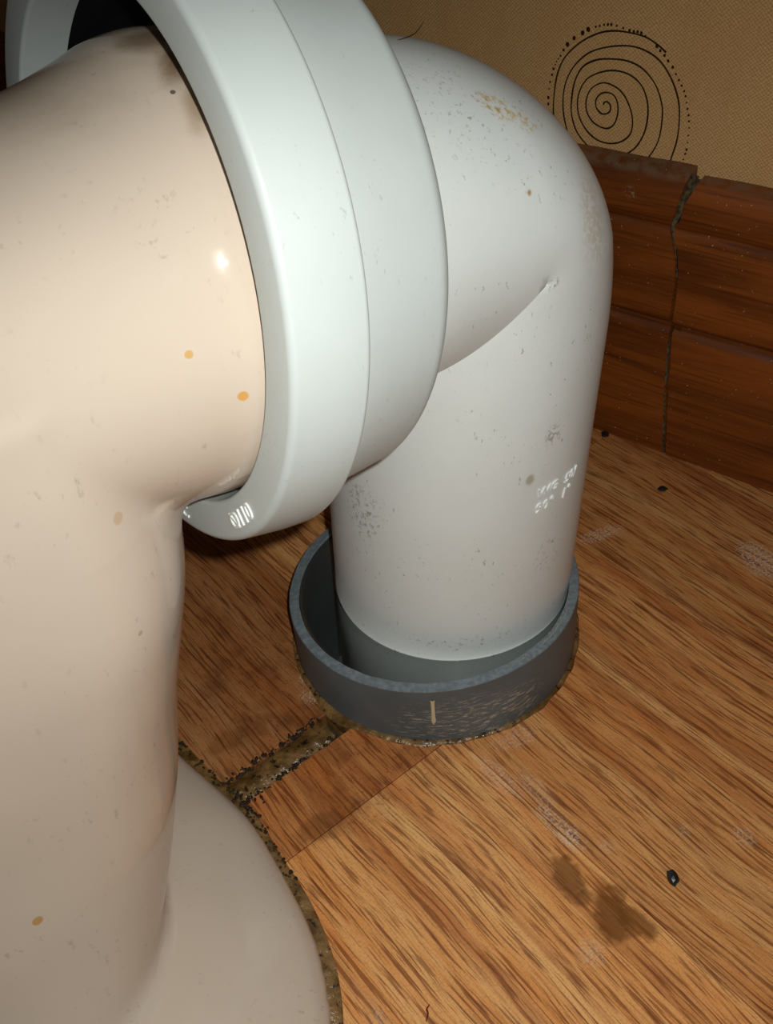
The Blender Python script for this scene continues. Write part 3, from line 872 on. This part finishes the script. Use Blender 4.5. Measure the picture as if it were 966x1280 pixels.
# pedestal rising to the bowl, ahead of the outlet
rows = []
for z, rx, ry, sx in [(5, 105, 78, 0), (60, 92, 66, 0), (140, 90, 66, 6), (220, 104, 86, 14), (290, 128, 112, 24), (345, 152, 134, 34), (395, 160, 142, 36), (405, 156, 138, 36), (406, 130, 112, 36), (380, 118, 100, 36), (330, 90, 80, 36), (300, 50, 45, 36)]:
    dh = Vector((D.x, D.y, 0)).normalized(); uh = Vector((-dh.y, dh.x, 0))
    c0 = Vector((-300, -205, 0)) + dh*(sx + 25)
    rows.append([c0 + dh*(rx*math.cos(2*math.pi*k/64)) + uh*(ry*math.sin(2*math.pi*k/64)) + Vector((0, 0, z)) for k in range(64)])
V, Fc = loft(rows, True, True, True)
pedo = mesh_obj('ped', V, Fc, None)
# fuse, then smooth so the parts run into each other with a fillet as cast ceramic does
bm = bmesh.new()
for o in (tubo, colo, footo, pedo): bm.from_mesh(o.data)
me = bpy.data.meshes.new('fused'); bm.to_mesh(me); bm.free()
for o in (tubo, colo, footo, pedo): bpy.data.objects.remove(o)
fo = bpy.data.objects.new('fused', me); COL.objects.link(fo)
md = fo.modifiers.new('r', 'REMESH'); md.mode = 'VOXEL'; md.voxel_size = 1.6*MM; md.use_smooth_shade = True
md = fo.modifiers.new('s', 'SMOOTH'); md.factor = .5; md.iterations = 9
me = eval_mesh(fo)
bpy.data.objects.remove(fo)
# larger fillets low down: where the column leaves the outlet and runs into the foot
bmf = bmesh.new(); bmf.from_mesh(me)
low = [v for v in bmf.verts if .009 < v.co.z < .192 and v.co.x > -.32]
for it in range(26):
    bmesh.ops.smooth_vert(bmf, verts=low, factor=.5, use_axis_x=True, use_axis_y=True, use_axis_z=True)
bmf.to_mesh(me); bmf.free()
# split into outlet / rear column / foot / pedestal, one continuous skin
def region(c):
    c = Vector(c)/MM
    if (c - OB).dot(DH) > 300: return 3
    if min((c-p).length for p in path) < 62.5: return 0
    if c.z > 28: return 2
    return 1
bm0 = bmesh.new(); bm0.from_mesh(me)
reg = {f.index: region(f.calc_center_median()) for f in bm0.faces}
for idx, nm in enumerate(('outlet_spigot', 'foot', 'rear_column', 'pedestal')):
    b = bm0.copy(); b.faces.ensure_lookup_table()
    bmesh.ops.delete(b, geom=[f for f in b.faces if reg[f.index] != idx], context='FACES')
    m2 = bpy.data.meshes.new(nm); b.to_mesh(m2); b.free()
    for p in m2.polygons: p.use_smooth = True
    m2.materials.append(CERAMIC)
    link(bpy.data.objects.new(nm, m2), toi)
bm0.free()

# ================================================================== small debris
def pebble(name, c, r, seed, mat, label, cat='debris', group=None):
    bm = bmesh.new(); bmesh.ops.create_icosphere(bm, subdivisions=2, radius=1)
    V = []
    for v in bm.verts:
        k = 1 + .35*noise.noise(v.co*1.6 + Vector((seed, 0, 0)))
        V.append((c[0]+v.co.x*r[0]*k, c[1]+v.co.y*r[1]*k, c[2]+max(-.95, v.co.z*k)*r[2]))
    Fc = [tuple(v.index for v in f.verts) for f in bm.faces]; bm.free()
    return tag(mesh_obj(name, V, Fc, mat), label, cat, group)
pebble('grit_lump', (67.8, -148, 1.5), (2.2, 3.0, 1.6), 1.0, BLACK, 'small black lump of grit lying alone on the light plank')
pebble('grit_lump', (125.3, 74, .7), (2.6, 2.0, .8), 2.0, BLACK, 'flat dark crumb on the floor near the skirting')
pebble('grit_lump', (105.5, 126.5, 1.2), (2.6, 2.2, 1.5), 3.0, BLACK, 'dark crumb in the corner where floor meets skirting behind the pipe')
RED = plain('red_fibre', srgb(96, 20, 20), .7)
tag(tube('fibre', catmull([(-29.5, -190.5, .35), (-28.6, -188, .4), (-28.9, -186.5, .35), (-27.7, -185, .4)], 4), .35, RED, None, 5), 'tiny dark red fibre at the front edge of the floor', 'fibre')

tag(tube('hair', catmull([(-13.5, -23, 269.0), (-9, -19.5, 268.8), (-5.5, -13, 267.9), (-3.5, -7, 267.6), (-1.5, -2.5, 268.4)], 5), .16, HAIR, None, 5), 'thin dark hair lying on top of the white bend beside the collar', 'hair')
